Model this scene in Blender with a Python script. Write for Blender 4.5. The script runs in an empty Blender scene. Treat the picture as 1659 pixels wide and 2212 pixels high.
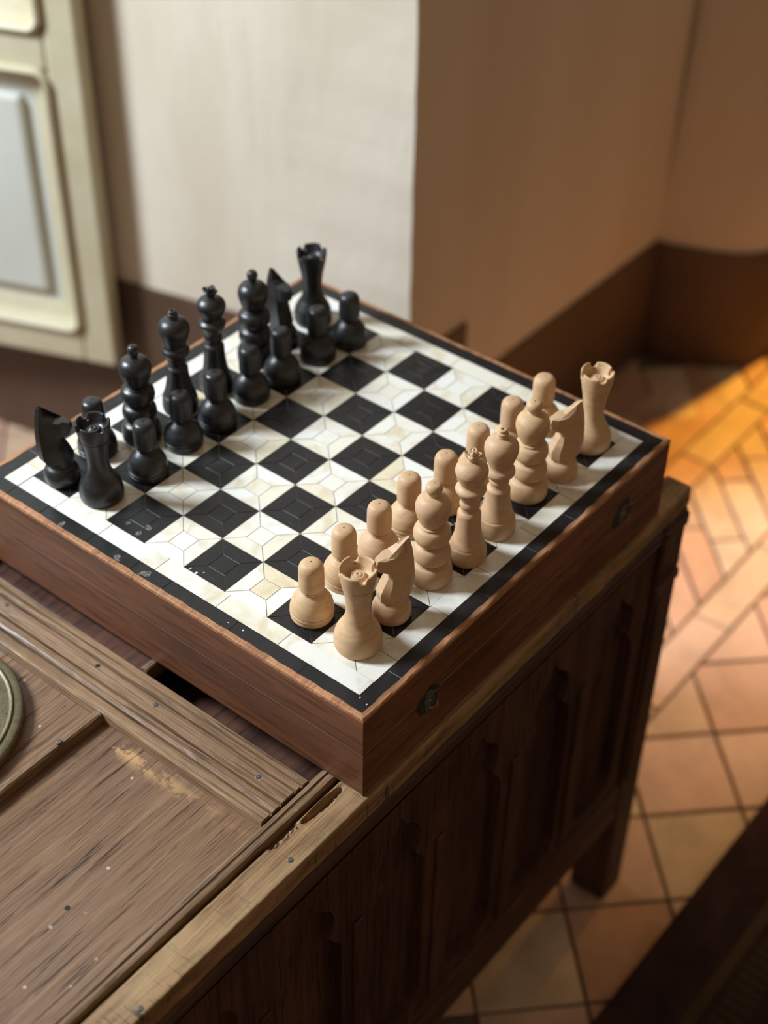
import bpy, bmesh, math, random
from mathutils import Vector, Matrix, noise as mnoise
random.seed(7)
SC = bpy.context.scene
COL = SC.collection

# ------------------------------------------------------------------ camera
CAM_LOC = Vector((-0.53976755, -0.44645858, 0.73598584))
RX = Vector((0.62776181, -0.77829865, 0.01289613))      # camera right
DN = Vector((-0.4988166, -0.41494478, -0.76092235))     # camera down
FW = Vector((0.59757602, 0.47124519, -0.64871478))      # camera forward
cd = bpy.data.cameras.new('camera'); cam = bpy.data.objects.new('camera', cd); COL.objects.link(cam)
m = Matrix.Identity(4)
for i in range(3):
    m[i][0] = RX[i]; m[i][1] = -DN[i]; m[i][2] = -FW[i]; m[i][3] = CAM_LOC[i]
cam.matrix_world = m
cd.sensor_fit = 'HORIZONTAL'; cd.sensor_width = 36.0; cd.lens = 36.0 * 3291.57 / 1659.0
cd.clip_start = 0.02
cd.dof.use_dof = True; cd.dof.focus_distance = 1.04; cd.dof.aperture_fstop = 5.0
SC.camera = cam

# ------------------------------------------------------------------ light
SC.view_settings.view_transform = 'Standard'
SC.view_settings.look = 'None'
SC.view_settings.exposure = 0.0
SC.view_settings.gamma = 1.0
SC.view_settings.use_curve_mapping = False
w = bpy.data.worlds.new('room_ambient'); SC.world = w; w.use_nodes = True
bg = w.node_tree.nodes['Background']
bg.inputs[0].default_value = (1.0, 0.74, 0.49, 1); bg.inputs[1].default_value = 0.215

def aim(o, tgt):
    d = Vector(tgt) - o.location
    o.rotation_euler = d.to_track_quat('-Z', 'Y').to_euler()

# daylight coming in through the window at the end of the splayed recess
ld = bpy.data.lights.new('window_daylight', 'AREA'); ld.shape = 'RECTANGLE'; ld.size = 0.42; ld.size_y = 0.50
ld.energy = 74; ld.color = (0.80, 0.91, 1.0)
lo = bpy.data.objects.new('window_daylight', ld); COL.objects.link(lo)
lo.location = (-0.66, 1.46, 1.20); aim(lo, (0.2, 0.15, 0.0))
# amber daylight from the opening past the rounded wall end
ad = bpy.data.lights.new('amber_daylight', 'SPOT'); ad.energy = 360; ad.color = (1.0, 0.47, 0.05)
ad.spot_size = math.radians(38); ad.spot_blend = 1.0; ad.shadow_soft_size = 0.06
ao = bpy.data.objects.new('amber_daylight', ad); COL.objects.link(ao)
ao.location = (2.75, 0.12, 0.75); aim(ao, (1.42, 0.15, -0.62))
# plain daylight through the same opening, reaching further across the tiles
dd = bpy.data.lights.new('doorway_daylight', 'SPOT'); dd.energy = 95; dd.color = (0.93, 0.95, 1.0)
dd.spot_size = math.radians(13.5); dd.spot_blend = 1.0; dd.shadow_soft_size = 0.08
do = bpy.data.objects.new('doorway_daylight', dd); COL.objects.link(do)
do.location = (2.60, 0.10, 0.85); aim(do, (0.86, 0.07, -0.62))

# ------------------------------------------------------------------ helpers
def obj(name, me, mat=None, parent=None, smooth=None, root=None, **props):
    """link mesh; verts are given in world coordinates, shifted to the root's origin when there is one"""
    o = bpy.data.objects.new(name, me); COL.objects.link(o)
    if mat and not me.materials: me.materials.append(mat)
    if smooth is not None:
        for p in me.polygons: p.use_smooth = True
        me.set_sharp_from_angle(angle=math.radians(smooth))
    if root is not None and me.users == 1:
        me.transform(Matrix.Translation(-Vector(root)))
    if parent: o.parent = parent
    for k, v in props.items(): o[k] = v
    return o

def empty(name, loc, label, cat, group=None):
    o = bpy.data.objects.new(name, None); COL.objects.link(o); o.location = loc
    o.empty_display_size = 0.02
    o['label'] = label; o['category'] = cat
    if group: o['group'] = group
    return o

def mesh_from(verts, faces, name='m'):
    me = bpy.data.meshes.new(name); me.from_pydata([tuple(v) for v in verts], [], faces); me.update(); return me

def bm_mesh(bm, name='m'):
    me = bpy.data.meshes.new(name); bmesh.ops.recalc_face_normals(bm, faces=bm.faces); bm.to_mesh(me); bm.free(); return me

def box_bm(bm, x0, x1, y0, y1, z0, z1, bev=0.0):
    r = bmesh.ops.create_cube(bm, size=1.0)
    vs = r['verts']
    for v in vs:
        v.co = Vector(((x0 + x1) / 2 + v.co.x * (x1 - x0), (y0 + y1) / 2 + v.co.y * (y1 - y0), (z0 + z1) / 2 + v.co.z * (z1 - z0)))
    if bev > 0:
        es = list({e for v in vs for e in v.link_edges})
        bmesh.ops.bevel(bm, geom=es, offset=bev, segments=2, affect='EDGES', profile=0.5)
    return bm

def box(x0, x1, y0, y1, z0, z1, bev=0.0):
    return bm_mesh(box_bm(bmesh.new(), x0, x1, y0, y1, z0, z1, bev))

def prism(poly, z0, z1, bev=0.0):
    """extrude a 2D polygon (x,y) between z0 and z1, top edge chamfered by bev"""
    n = len(poly)
    a = sum(poly[i][0] * poly[(i + 1) % n][1] - poly[(i + 1) % n][0] * poly[i][1] for i in range(n))
    if a < 0: poly = poly[::-1]
    vs = [(x, y, z0) for x, y in poly]; fs = [tuple(range(n))[::-1]]
    rings = [(poly, z1)]
    if bev > 0:
        ins = []
        for i in range(n):
            p0, p1, p2 = Vector(poly[i - 1]), Vector(poly[i]), Vector(poly[(i + 1) % n])
            d1 = (p1 - p0).normalized(); d2 = (p2 - p1).normalized()
            n1 = Vector((-d1.y, d1.x)); n2 = Vector((-d2.y, d2.x))
            k = n1 + n2; k = k / max(0.25, k.dot(n1)) if k.length > 1e-6 else n1
            ins.append((p1.x + k.x * bev, p1.y + k.y * bev))
        rings = [(poly, z1 - bev), (ins, z1)]
    base = 0
    for ring, z in rings:
        b2 = len(vs); vs += [(x, y, z) for x, y in ring]
        for i in range(n):
            j = (i + 1) % n; fs.append((base + i, base + j, b2 + j, b2 + i))
        base = b2
    fs.append(tuple(range(base, base + n)))
    return mesh_from(vs, fs)

def extrude_profile(prof, axis, a0, a1, nseg=1, jitter=0.0):
    """prof: closed list of (c,z); swept along x ('X') or y ('Y')"""
    vs = []; fs = []; n = len(prof)
    for s in range(nseg + 1):
        t = a0 + (a1 - a0) * s / nseg
        for c, z in prof:
            j = random.uniform(-jitter, jitter); j2 = random.uniform(-jitter, jitter)
            vs.append((t, c + j, z + j2) if axis == 'X' else (c + j, t, z + j2))
    for s in range(nseg):
        for i in range(n):
            k = (i + 1) % n
            fs.append((s * n + i, s * n + k, (s + 1) * n + k, (s + 1) * n + i))
    fs.append(tuple(range(n))); fs.append(tuple(range(nseg * n, nseg * n + n)))
    me = mesh_from(vs, fs); bm = bmesh.new(); bm.from_mesh(me); bpy.data.meshes.remove(me)
    return bm_mesh(bm)

def curve_prof(pts, n=5):
    """Catmull-Rom through (r,z[,sharp]) points, broken at sharp ones"""
    segs = []; cur = []
    for p in pts:
        cur.append((p[0], p[1]))
        if len(p) > 2 and len(cur) > 1: segs.append(cur); cur = [(p[0], p[1])]
    if len(cur) > 1: segs.append(cur)
    out = [(pts[0][0], pts[0][1])]
    for s in segs:
        for i in range(len(s) - 1):
            p0 = s[max(0, i - 1)]; p1 = s[i]; p2 = s[i + 1]; p3 = s[min(len(s) - 1, i + 2)]
            k = n if len(s) > 2 else 1
            for j in range(1, k + 1):
                t = j / k
                q = [0.5 * (2 * p1[a] + (p2[a] - p0[a]) * t + (2 * p0[a] - 5 * p1[a] + 4 * p2[a] - p3[a]) * t * t + (3 * p1[a] - p0[a] - 3 * p2[a] + p3[a]) * t ** 3) for a in (0, 1)]
                out.append((max(0.0, q[0]), q[1]))
    return out

def lathe(prof, seg=56, mod=None, mm=True):
    sc = 0.001 if mm else 1.0
    vs = []; fs = []; rings = []
    for r, z in prof:
        if r < 1e-6:
            rings.append((len(vs), 1)); vs.append((0, 0, z * sc)); continue
        rings.append((len(vs), seg))
        for i in range(seg):
            a = 2 * math.pi * i / seg; rr, zz = r, z
            if mod: rr, zz = mod(r, z, a)
            vs.append((rr * sc * math.cos(a), rr * sc * math.sin(a), zz * sc))
    for (b0, n0), (b1, n1) in zip(rings, rings[1:]):
        for i in range(seg):
            j = (i + 1) % seg
            if n0 == 1 and n1 == 1: continue
            if n0 == 1: fs.append((b0, b1 + j, b1 + i))
            elif n1 == 1: fs.append((b0 + i, b0 + j, b1))
            else: fs.append((b0 + i, b0 + j, b1 + j, b1 + i))
    me = mesh_from(vs, fs); bm = bmesh.new(); bm.from_mesh(me); bpy.data.meshes.remove(me)
    return bm_mesh(bm)

def clip(poly, a, b, c):
    """keep the part of a convex polygon where a*x+b*y<=c"""
    out = []
    for i in range(len(poly)):
        p, q = poly[i], poly[(i + 1) % len(poly)]
        dp, dq = a * p[0] + b * p[1] - c, a * q[0] + b * q[1] - c
        if dp <= 0: out.append(p)
        if (dp < 0 < dq) or (dq < 0 < dp):
            t = dp / (dp - dq); out.append((p[0] + (q[0] - p[0]) * t, p[1] + (q[1] - p[1]) * t))
    return out

def area(poly):
    return abs(sum(poly[i][0] * poly[(i + 1) % len(poly)][1] - poly[(i + 1) % len(poly)][0] * poly[i][1] for i in range(len(poly)))) / 2

# ------------------------------------------------------------------ materials
class NB:
    def __init__(s, name):
        s.m = bpy.data.materials.new(name); s.m.use_nodes = True; s.t = s.m.node_tree
        s.b = s.t.nodes['Principled BSDF']; s.tc = s.n('ShaderNodeTexCoord')
    def n(s, typ, **kw):
        o = s.t.nodes.new(typ)
        for k, v in kw.items(): setattr(o, k, v)
        return o
    def l(s, a, b): s.t.links.new(a, b)
    def mapping(s, scale, rnd=False, rot=(0, 0, 0), vec=None):
        mp = s.n('ShaderNodeMapping'); mp.inputs['Scale'].default_value = scale; mp.inputs['Rotation'].default_value = rot
        s.l(vec or s.tc.outputs['Object'], mp.inputs['Vector'])
        if rnd:
            oi = s.n('ShaderNodeObjectInfo'); mu = s.n('ShaderNodeMath', operation='MULTIPLY'); mu.inputs[1].default_value = 37.0
            s.l(oi.outputs['Random'], mu.inputs[0]); cx = s.n('ShaderNodeCombineXYZ')
            for i in range(3): s.l(mu.outputs[0], cx.inputs[i])
            s.l(cx.outputs[0], mp.inputs['Location'])
        return mp.outputs[0]
    def noise(s, vec, scale=1, detail=4, rough=0.5, dist=0.0):
        o = s.n('ShaderNodeTexNoise'); o.inputs['Scale'].default_value = scale; o.inputs['Detail'].default_value = detail
        o.inputs['Roughness'].default_value = rough; o.inputs['Distortion'].default_value = dist
        s.l(vec, o.inputs['Vector']); return o.outputs['Fac']
    def ramp(s, fac, stops, interp='LINEAR'):
        o = s.n('ShaderNodeValToRGB'); e = o.color_ramp; e.interpolation = interp
        while len(e.elements) < len(stops): e.elements.new(0.5)
        for el, (p, c) in zip(e.elements, stops):
            el.position = p; el.color = (c[0], c[1], c[2], 1) if not isinstance(c, (int, float)) else (c, c, c, 1)
        s.l(fac, o.inputs[0]); return o.outputs[0]
    def mix(s, fac, a, b, mode='MIX'):
        o = s.n('ShaderNodeMix', data_type='RGBA', blend_type=mode)
        for k, v in ((0, fac), (6, a), (7, b)):
            if isinstance(v, (int, float)): o.inputs[k].default_value = v
            elif isinstance(v, tuple): o.inputs[k].default_value = (*v, 1)
            else: s.l(v, o.inputs[k])
        return o.outputs[2]
    def math(s, op, a, b):
        o = s.n('ShaderNodeMath', operation=op)
        for i, v in enumerate((a, b)):
            if isinstance(v, (int, float)): o.inputs[i].default_value = v
            else: s.l(v, o.inputs[i])
        return o.outputs[0]
    def bump(s, h, strength=0.3, dist=0.001, prev=None):
        o = s.n('ShaderNodeBump'); o.inputs['Strength'].default_value = strength; o.inputs['Distance'].default_value = dist
        s.l(h, o.inputs['Height'])
        if prev is not None: s.l(prev, o.inputs['Normal'])
        return o.outputs[0]
    def out(s, col, rough, normal=None, spec=0.5, metal=0.0):
        if isinstance(col, tuple): s.b.inputs['Base Color'].default_value = (*col, 1)
        else: s.l(col, s.b.inputs['Base Color'])
        if isinstance(rough, (int, float)): s.b.inputs['Roughness'].default_value = rough
        else: s.l(rough, s.b.inputs['Roughness'])
        if normal is not None: s.l(normal, s.b.inputs['Normal'])
        s.b.inputs['Specular IOR Level'].default_value = spec; s.b.inputs['Metallic'].default_value = metal
        return s.m

def wood(name, dark, mid, light, axis='X', coarse=30, fine=420, rough=0.45, bump=0.4, crack=0.35, stretch=0.06, spec=0.4, rnd=False, specks=False, blotch=None):
    q = NB(name)
    def sc(k): 
        v = [k, k, k]; v['XYZ'.index(axis)] = k * stretch; return tuple(v)
    g = q.noise(q.mapping(sc(coarse), rnd), 1, 6, 0.6, 1.2)
    col = q.ramp(g, [(0.25, dark), (0.5, mid), (0.78, light)])
    fvec = q.mapping(sc(fine), rnd)
    fg = q.noise(fvec, 1, 3, 0.6, 0.3)
    lines = q.ramp(fg, [(0.36, 0.0), (0.50, 1.0)])
    col = q.mix(crack, col, q.mix(1.0, col, lines, 'MULTIPLY'))
    big = q.noise(q.mapping((9, 9, 9), rnd), 1, 3)
    col = q.mix(0.55, col, q.mix(1.0, col, q.ramp(big, [(0.3, 0.55), (0.7, 1.25)]), 'MULTIPLY'))
    if blotch:
        bn = q.noise(q.mapping((26, 26, 26)), 1, 5, 0.65)
        col = q.mix(q.ramp(bn, [(0.56, 0.0), (0.68, 0.75)]), col, blotch)
    if specks:
        vo = q.n('ShaderNodeTexVoronoi'); vo.inputs['Scale'].default_value = 75.0
        q.l(q.mapping((1, 1, 1)), vo.inputs['Vector'])
        wn = q.noise(q.mapping((22, 22, 22)), 1, 2)
        msk = q.math('MULTIPLY', q.ramp(vo.outputs['Distance'], [(0.07, 1.0), (0.11, 0.0)]), q.ramp(wn, [(0.55, 0.0), (0.6, 0.8)]))
        col = q.mix(msk, col, (0.6, 0.55, 0.48))
    nb = q.bump(fg, bump, 0.0006); nb = q.bump(g, bump * 0.6, 0.0015, nb)
    rr = q.ramp(big, [(0.3, rough - 0.08), (0.7, rough + 0.1)])
    return q.out(col, rr, nb, spec)

M = {}
# one plaster, two copies: lit recess, and room with its warm shade coloured in
def plaster(name, a, b, c):
    q = NB(name)
    n1 = q.noise(q.mapping((5, 5, 1.2)), 1, 5, 0.55, 0.6); n2 = q.noise(q.mapping((60, 60, 60)), 1, 4)
    col = q.ramp(n1, [(0.3, a), (0.5, b), (0.7, c)])
    nb = q.bump(n2, 0.12, 0.002); nb = q.bump(n1, 0.25, 0.02, nb)
    return q.out(col, 0.85, nb, 0.2)
M['plaster'] = plaster('plaster', (0.62, 0.53, 0.41), (0.70, 0.62, 0.50), (0.75, 0.68, 0.58))
M['plaster_room'] = plaster('plaster_room', (0.64, 0.51, 0.38), (0.68, 0.55, 0.42), (0.71, 0.59, 0.46))
q = NB('dado_paint'); n1 = q.noise(q.mapping((6, 6, 6)), 1, 5)
M['dado'] = q.out(q.ramp(n1, [(0.3, (0.075, 0.040, 0.024)), (0.7, (0.115, 0.064, 0.040))]), 0.55, q.bump(n1, 0.2, 0.01), 0.4)
# terracotta
q = NB('terracotta'); oi = q.n('ShaderNodeObjectInfo')
tone = q.ramp(oi.outputs['Random'], [(0.0, (0.50, 0.28, 0.19)), (0.25, (0.58, 0.39, 0.29)), (0.5, (0.46, 0.26, 0.17)), (0.75, (0.54, 0.40, 0.27)), (1.0, (0.62, 0.47, 0.35))])
n1 = q.noise(q.mapping((18, 18, 18), True), 1, 5, 0.6); n2 = q.noise(q.mapping((160, 160, 160), True), 1, 3)
col = q.mix(0.6, tone, q.mix(1.0, tone, q.ramp(n1, [(0.3, 0.65), (0.7, 1.3)]), 'MULTIPLY'))
M['tile'] = q.out(col, q.ramp(n1, [(0.3, 0.42), (0.7, 0.62)]), q.bump(n1, 0.35, 0.004, q.bump(n2, 0.15, 0.001)), 0.4)
q = NB('grout'); n1 = q.noise(q.mapping((90, 90, 90)), 1, 3)
M['grout'] = q.out(q.ramp(n1, [(0.3, (0.09, 0.065, 0.05)), (0.7, (0.17, 0.12, 0.09))]), 0.95)
# chest timbers
M['chest_u'] = wood('chest_wood_lengthwise', (0.10, 0.05, 0.025), (0.215, 0.125, 0.066), (0.33, 0.21, 0.115), 'X', 34, 520, 0.46, 0.9, 0.55, 0.05, 0.45, specks=True)
M['chest_v'] = wood('chest_wood_crosswise', (0.11, 0.056, 0.028), (0.25, 0.14, 0.07), (0.40, 0.25, 0.135), 'Y', 46, 520, 0.44, 1.0, 0.55, 0.03, 0.5, specks=True)
def stile_mat():
    q = NB('chest_stile_wood')
    g = q.noise(q.mapping((5, 70, 70)), 1, 6, 0.62, 0.5)
    col = q.ramp(g, [(0.28, (0.13, 0.066, 0.028)), (0.5, (0.27, 0.15, 0.066)), (0.75, (0.40, 0.24, 0.11))])
    fine = q.noise(q.mapping((30, 900, 900)), 1, 3, 0.6)
    col = q.mix(0.75, col, q.mix(1.0, col, q.ramp(fine, [(0.36, 0.25), (0.52, 1.05)]), 'MULTIPLY'))
    cut = q.noise(q.mapping((420, 40, 40)), 1, 3, 0.6, 0.2)           # short cuts across the grain
    reg = q.noise(q.mapping((24, 30, 30)), 1, 2)
    cm = q.math('MULTIPLY', q.ramp(cut, [(0.35, 1.0), (0.43, 0.0)]), q.ramp(reg, [(0.48, 0.0), (0.56, 1.0)]))
    col = q.mix(q.math('MULTIPLY', cm, 0.9), col, (0.05, 0.028, 0.016))
    wear = q.noise(q.mapping((14, 40, 40)), 1, 4)
    col = q.mix(q.ramp(wear, [(0.5, 0.0), (0.72, 0.6)]), col, (0.46, 0.30, 0.15))
    nb = q.bump(fine, 0.6, 0.0005); nb = q.bump(q.ramp(cut, [(0.33, 0.0), (0.45, 1.0)]), 0.25, 0.0008, nb)
    return q.out(col, 0.52, nb, 0.4)
M['stile'] = stile_mat()
M['chest_front'] = wood('chest_front_wood', (0.036, 0.013, 0.009), (0.085, 0.034, 0.021), (0.14, 0.062, 0.035), 'X', 26, 300, 0.5, 0.6, 0.5, 0.06, 0.35)  # shade on the chest's front is put into this darker colour
M['chest_front_v'] = wood('chest_front_upright_wood', (0.034, 0.012, 0.008), (0.075, 0.031, 0.019), (0.125, 0.055, 0.032), 'Z', 26, 300, 0.5, 0.6, 0.5, 0.06, 0.35)  # upright grain, same front shade in the colour
def panel_mat():
    q = NB('chest_panel_wood')
    g = q.noise(q.mapping((3.0, 60, 60)), 1, 6, 0.6, 1.5)
    col = q.ramp(g, [(0.25, (0.115, 0.054, 0.026)), (0.5, (0.20, 0.104, 0.052)), (0.78, (0.29, 0.165, 0.086))])
    fine = q.noise(q.mapping((22, 800, 800)), 1, 3, 0.6, 0.2)
    col = q.mix(0.45, col, q.mix(1.0, col, q.ramp(fine, [(0.38, 0.25), (0.5, 1.0)]), 'MULTIPLY'))
    cr = q.noise(q.mapping((14, 330, 330)), 1, 4, 0.55, 0.4)          # torn grain
    where = q.noise(q.mapping((11, 16, 16)), 1, 2)
    tear = q.math('MULTIPLY', q.ramp(cr, [(0.31, 1.0), (0.40, 0.0)]), q.ramp(where, [(0.42, 0.0), (0.56, 1.0)]))
    col = q.mix(tear, col, (0.045, 0.025, 0.016))
    # bare pale wood where the finish has worn off along the rail
    sep = q.n('ShaderNodeSeparateXYZ'); q.l(q.tc.outputs['Object'], sep.inputs[0])
    near = q.ramp(q.math('MULTIPLY', sep.outputs['X'], -1.0), [(0.0, 0.0), (0.094, 0.0), (0.098, 1.0), (0.101, 1.0), (0.108, 0.0)])
    wn = q.noise(q.mapping((70, 45, 45)), 1, 4, 0.6)
    yb = q.ramp(sep.outputs['Y'], [(0.0, 0.0), (0.055, 0.3), (0.09, 0.7), (0.125, 1.0), (0.146, 0.9), (0.152, 0.0)])
    pm = q.math('MULTIPLY', q.math('MULTIPLY', near, yb), q.ramp(wn, [(0.47, 0.0), (0.53, 1.0)]))
    col = q.mix(pm, col, (0.50, 0.29, 0.12))
    vo = q.n('ShaderNodeTexVoronoi'); vo.inputs['Scale'].default_value = 60.0; q.l(q.mapping((1, 1, 1)), vo.inputs['Vector'])
    sp = q.math('MULTIPLY', q.ramp(vo.outputs['Distance'], [(0.06, 1.0), (0.09, 0.0)]), q.ramp(where, [(0.52, 0.0), (0.58, 0.7)]))
    col = q.mix(sp, col, (0.55, 0.5, 0.44))
    nb = q.bump(fine, 0.55, 0.0006); nb = q.bump(g, 0.35, 0.0015, nb); nb = q.bump(q.ramp(cr, [(0.28, 0.0), (0.42, 1.0)]), 0.7, 0.0012, nb)
    return q.out(col, q.ramp(where, [(0.3, 0.29), (0.7, 0.46)]), nb, 0.6)
M['panel'] = panel_mat()
q = NB('dark_gap'); M['gap'] = q.out((0.012, 0.009, 0.008), 0.8)
# chess box
M['box'] = wood('chess_box_wood', (0.085, 0.028, 0.014), (0.165, 0.06, 0.028), (0.235, 0.098, 0.045), 'X', 22, 260, 0.40, 0.25, 0.4, 0.07, 0.5)
M['box_y'] = wood('chess_box_wood_side', (0.085, 0.028, 0.014), (0.165, 0.06, 0.028), (0.235, 0.098, 0.045), 'Y', 22, 260, 0.40, 0.25, 0.4, 0.07, 0.5)
M['rim'] = wood('chess_box_raw_edge', (0.20, 0.08, 0.035), (0.40, 0.185, 0.085), (0.52, 0.27, 0.14), 'X', 60, 420, 0.6, 0.6, 0.3, 0.15, 0.3, rnd=True)
q = NB('ivory_bone')
n1 = q.noise(q.mapping((38, 38, 38), True), 1, 4, 0.6, 0.8); n2 = q.noise(q.mapping((150, 700, 150), True, (0, 0, 0.5)), 1, 3, 0.6)
oi = q.n('ShaderNodeObjectInfo')
base = q.ramp(oi.outputs['Random'], [(0.0, (0.80, 0.79, 0.73)), (0.4, (0.78, 0.73, 0.60)), (0.55, (0.81, 0.80, 0.75)), (0.8, (0.80, 0.78, 0.70)), (1.0, (0.76, 0.66, 0.46))])
col = q.mix(q.ramp(n1, [(0.50, 0.0), (0.70, 0.7)]), base, (0.62, 0.49, 0.29))
col = q.mix(q.ramp(n2, [(0.66, 0.0), (0.78, 0.5)]), col, (0.42, 0.33, 0.19))
M['ivory'] = q.out(col, 0.34, q.bump(n2, 0.06, 0.0004), 0.5)
q = NB('black_horn')
n1 = q.noise(q.mapping((30, 120, 30), True, (0, 0, 0.7)), 1, 4, 0.6, 0.5); n2 = q.noise(q.mapping((60, 600, 60), True, (0, 0, 0.9)), 1, 3)
col = q.mix(q.ramp(n1, [(0.58, 0.0), (0.8, 0.6)]), (0.011, 0.0105, 0.0115), (0.05, 0.038, 0.034))
col = q.mix(q.ramp(n2, [(0.68, 0.0), (0.78, 0.5)]), col, (0.10, 0.095, 0.095))
M['horn'] = q.out(col, q.ramp(n1, [(0.3, 0.30), (0.75, 0.5)]), q.bump(n2, 0.06, 0.0004), 0.4)
q = NB('glue_dark'); M['glue_d'] = q.out((0.13, 0.085, 0.05), 0.9)
q = NB('glue_light'); M['glue_l'] = q.out((0.50, 0.47, 0.43), 0.9)
q = NB('chipped_horn'); n1 = q.noise(q.mapping((600, 600, 600)), 1, 3)
M['chip'] = q.out(q.ramp(n1, [(0.35, (0.02, 0.017, 0.016)), (0.65, (0.22, 0.19, 0.17))]), 0.35, q.bump(n1, 0.8, 0.001))
q = NB('seam_line'); M['seam'] = q.out((0.34, 0.20, 0.14), 0.7)
q = NB('paint_spot'); M['spot'] = q.out((0.75, 0.74, 0.74), 0.5)
# chess pieces
q = NB('light_turned_wood')
oi = q.n('ShaderNodeObjectInfo')
v = q.mapping((1, 1, 1), True)
wv = q.n('ShaderNodeTexWave'); wv.wave_type = 'RINGS'; wv.rings_direction = 'Z'; wv.inputs['Scale'].default_value = 150; wv.inputs['Distortion'].default_value = 3.0; wv.inputs['Detail'].default_value = 2; wv.inputs['Detail Scale'].default_value = 1.2
q.l(q.mapping((1, 1, 0.25), False, (0.25, 0.12, 0)), wv.inputs['Vector'])
n1 = q.noise(q.mapping((50, 50, 130), True), 1, 4, 0.6, 1.0); n2 = q.noise(q.mapping((300, 300, 900), True), 1, 3)
base = q.ramp(oi.outputs['Random'], [(0.0, (0.56, 0.355, 0.20)), (0.5, (0.61, 0.405, 0.22)), (1.0, (0.57, 0.365, 0.215))])
col = q.mix(0.12, base, q.mix(1.0, base, q.ramp(wv.outputs['Fac'], [(0.2, 0.62), (0.7, 1.1)]), 'MULTIPLY'))
col = q.mix(q.ramp(n1, [(0.48, 0.0), (0.75, 0.6)]), col, (0.45, 0.245, 0.14))
M['light'] = q.out(col, 0.52, q.bump(n2, 0.15, 0.0004), 0.35)
q = NB('black_stained_wood')
n1 = q.noise(q.mapping((60, 60, 200), True), 1, 4, 0.6); n2 = q.noise(q.mapping((400, 400, 1000), True), 1, 3)
M['black'] = q.out(q.ramp(n1, [(0.3, (0.007, 0.007, 0.008)), (0.75, (0.02, 0.019, 0.019))]), q.ramp(n1, [(0.3, 0.34), (0.75, 0.46)]), q.bump(n2, 0.2, 0.0004), 0.6)
q = NB('pin_hole'); M['hole'] = q.out((0.05, 0.03, 0.02), 0.9)
# metal
q = NB('old_brass')
n1 = q.noise(q.mapping((45, 45, 45)), 1, 5, 0.6); vo = q.n('ShaderNodeTexVoronoi'); vo.feature = 'DISTANCE_TO_EDGE'; vo.inputs['Scale'].default_value = 85; q.l(q.mapping((1, 1, 1)), vo.inputs['Vector'])
sw = q.noise(q.mapping((110, 110, 110)), 1, 1, 0.5, 3.5)
eng = q.ramp(sw, [(0.44, 0.0), (0.5, 1.0), (0.56, 0.0)])
col = q.mix(q.ramp(n1, [(0.35, 0.0), (0.7, 0.8)]), (0.25, 0.215, 0.125), (0.12, 0.10, 0.06))
col = q.mix(q.math('MULTIPLY', eng, 0.55), col, (0.06, 0.045, 0.025))
M['brass'] = q.out(col, 0.48, q.bump(eng, -0.7, 0.001), 0.5, 0.6)
q = NB('iron'); n1 = q.noise(q.mapping((500, 500, 500)), 1, 3)
M['iron'] = q.out(q.ramp(n1, [(0.3, (0.05, 0.045, 0.042)), (0.7, (0.17, 0.15, 0.14))]), 0.5, q.bump(n1, 0.4, 0.0006), 0.5, 0.4)
q = NB('latch_brass'); n1 = q.noise(q.mapping((300, 300, 300)), 1, 3)
M['latch'] = q.out(q.ramp(n1, [(0.35, (0.06, 0.045, 0.03)), (0.7, (0.45, 0.33, 0.18))]), 0.4, q.bump(n1, 0.5, 0.001), 0.5, 0.7)
q = NB('latch_stain'); n1 = q.noise(q.mapping((200, 200, 200)), 1, 3)
M['stain'] = q.out(q.ramp(n1, [(0.3, (0.012, 0.009, 0.008)), (0.7, (0.05, 0.03, 0.022))]), 0.6, q.bump(n1, 0.6, 0.001))
# shutter paint
q = NB('cream_paint'); n1 = q.noise(q.mapping((9, 9, 9)), 1, 5, 0.6); n2 = q.noise(q.mapping((120, 120, 30)), 1, 4)
M['cream'] = q.out(q.ramp(n1, [(0.3, (0.50, 0.43, 0.28)), (0.7, (0.60, 0.54, 0.38))]), 0.5, q.bump(n2, 0.1, 0.001), 0.4)
q = NB('white_panel_paint'); n1 = q.noise(q.mapping((7, 7, 7)), 1, 4)
M['shwhite'] = q.out(q.ramp(n1, [(0.3, (0.57, 0.57, 0.50)), (0.7, (0.64, 0.635, 0.57))]), 0.4, None, 0.5)
# rug
q = NB('rug_weave'); sep = q.n('ShaderNodeSeparateXYZ'); q.l(q.tc.outputs['Object'], sep.inputs[0])
n1 = q.noise(q.mapping((30, 30, 30)), 1, 4); n2 = q.noise(q.mapping((400, 400, 400)), 1, 3)
def band(y0, y1):
    return q.math('MULTIPLY', q.math('GREATER_THAN', sep.outputs['Y'], y0), q.math('LESS_THAN', sep.outputs['Y'], y1))
wx = q.n('ShaderNodeTexWave'); wx.inputs['Scale'].default_value = 26; q.l(q.tc.outputs['Object'], wx.inputs['Vector'])
dots = q.ramp(wx.outputs['Fac'], [(0.4, 0.15), (0.6, 0.9)])
col = q.ramp(n1, [(0.3, (0.030, 0.017, 0.018)), (0.7, (0.055, 0.03, 0.03))])
col = q.mix(band(-0.188, -0.176), col, (0.075, 0.05, 0.03))
col = q.mix(q.math('MULTIPLY', band(-0.226, -0.196), dots), col, (0.065, 0.045, 0.028))
col = q.mix(q.math('MULTIPLY', band(-0.300, -0.245), dots), col, (0.07, 0.035, 0.025))
M['rug'] = q.out(col, 0.95, q.bump(n2, 0.8, 0.003), 0.1)

# ------------------------------------------------------------------ the room
FZ = -0.62
def struct(name, me, mat, parent=None, smooth=None):
    o = obj(name, me, mat, parent, smooth)
    if parent is None: o['kind'] = 'structure'
    return o

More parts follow.
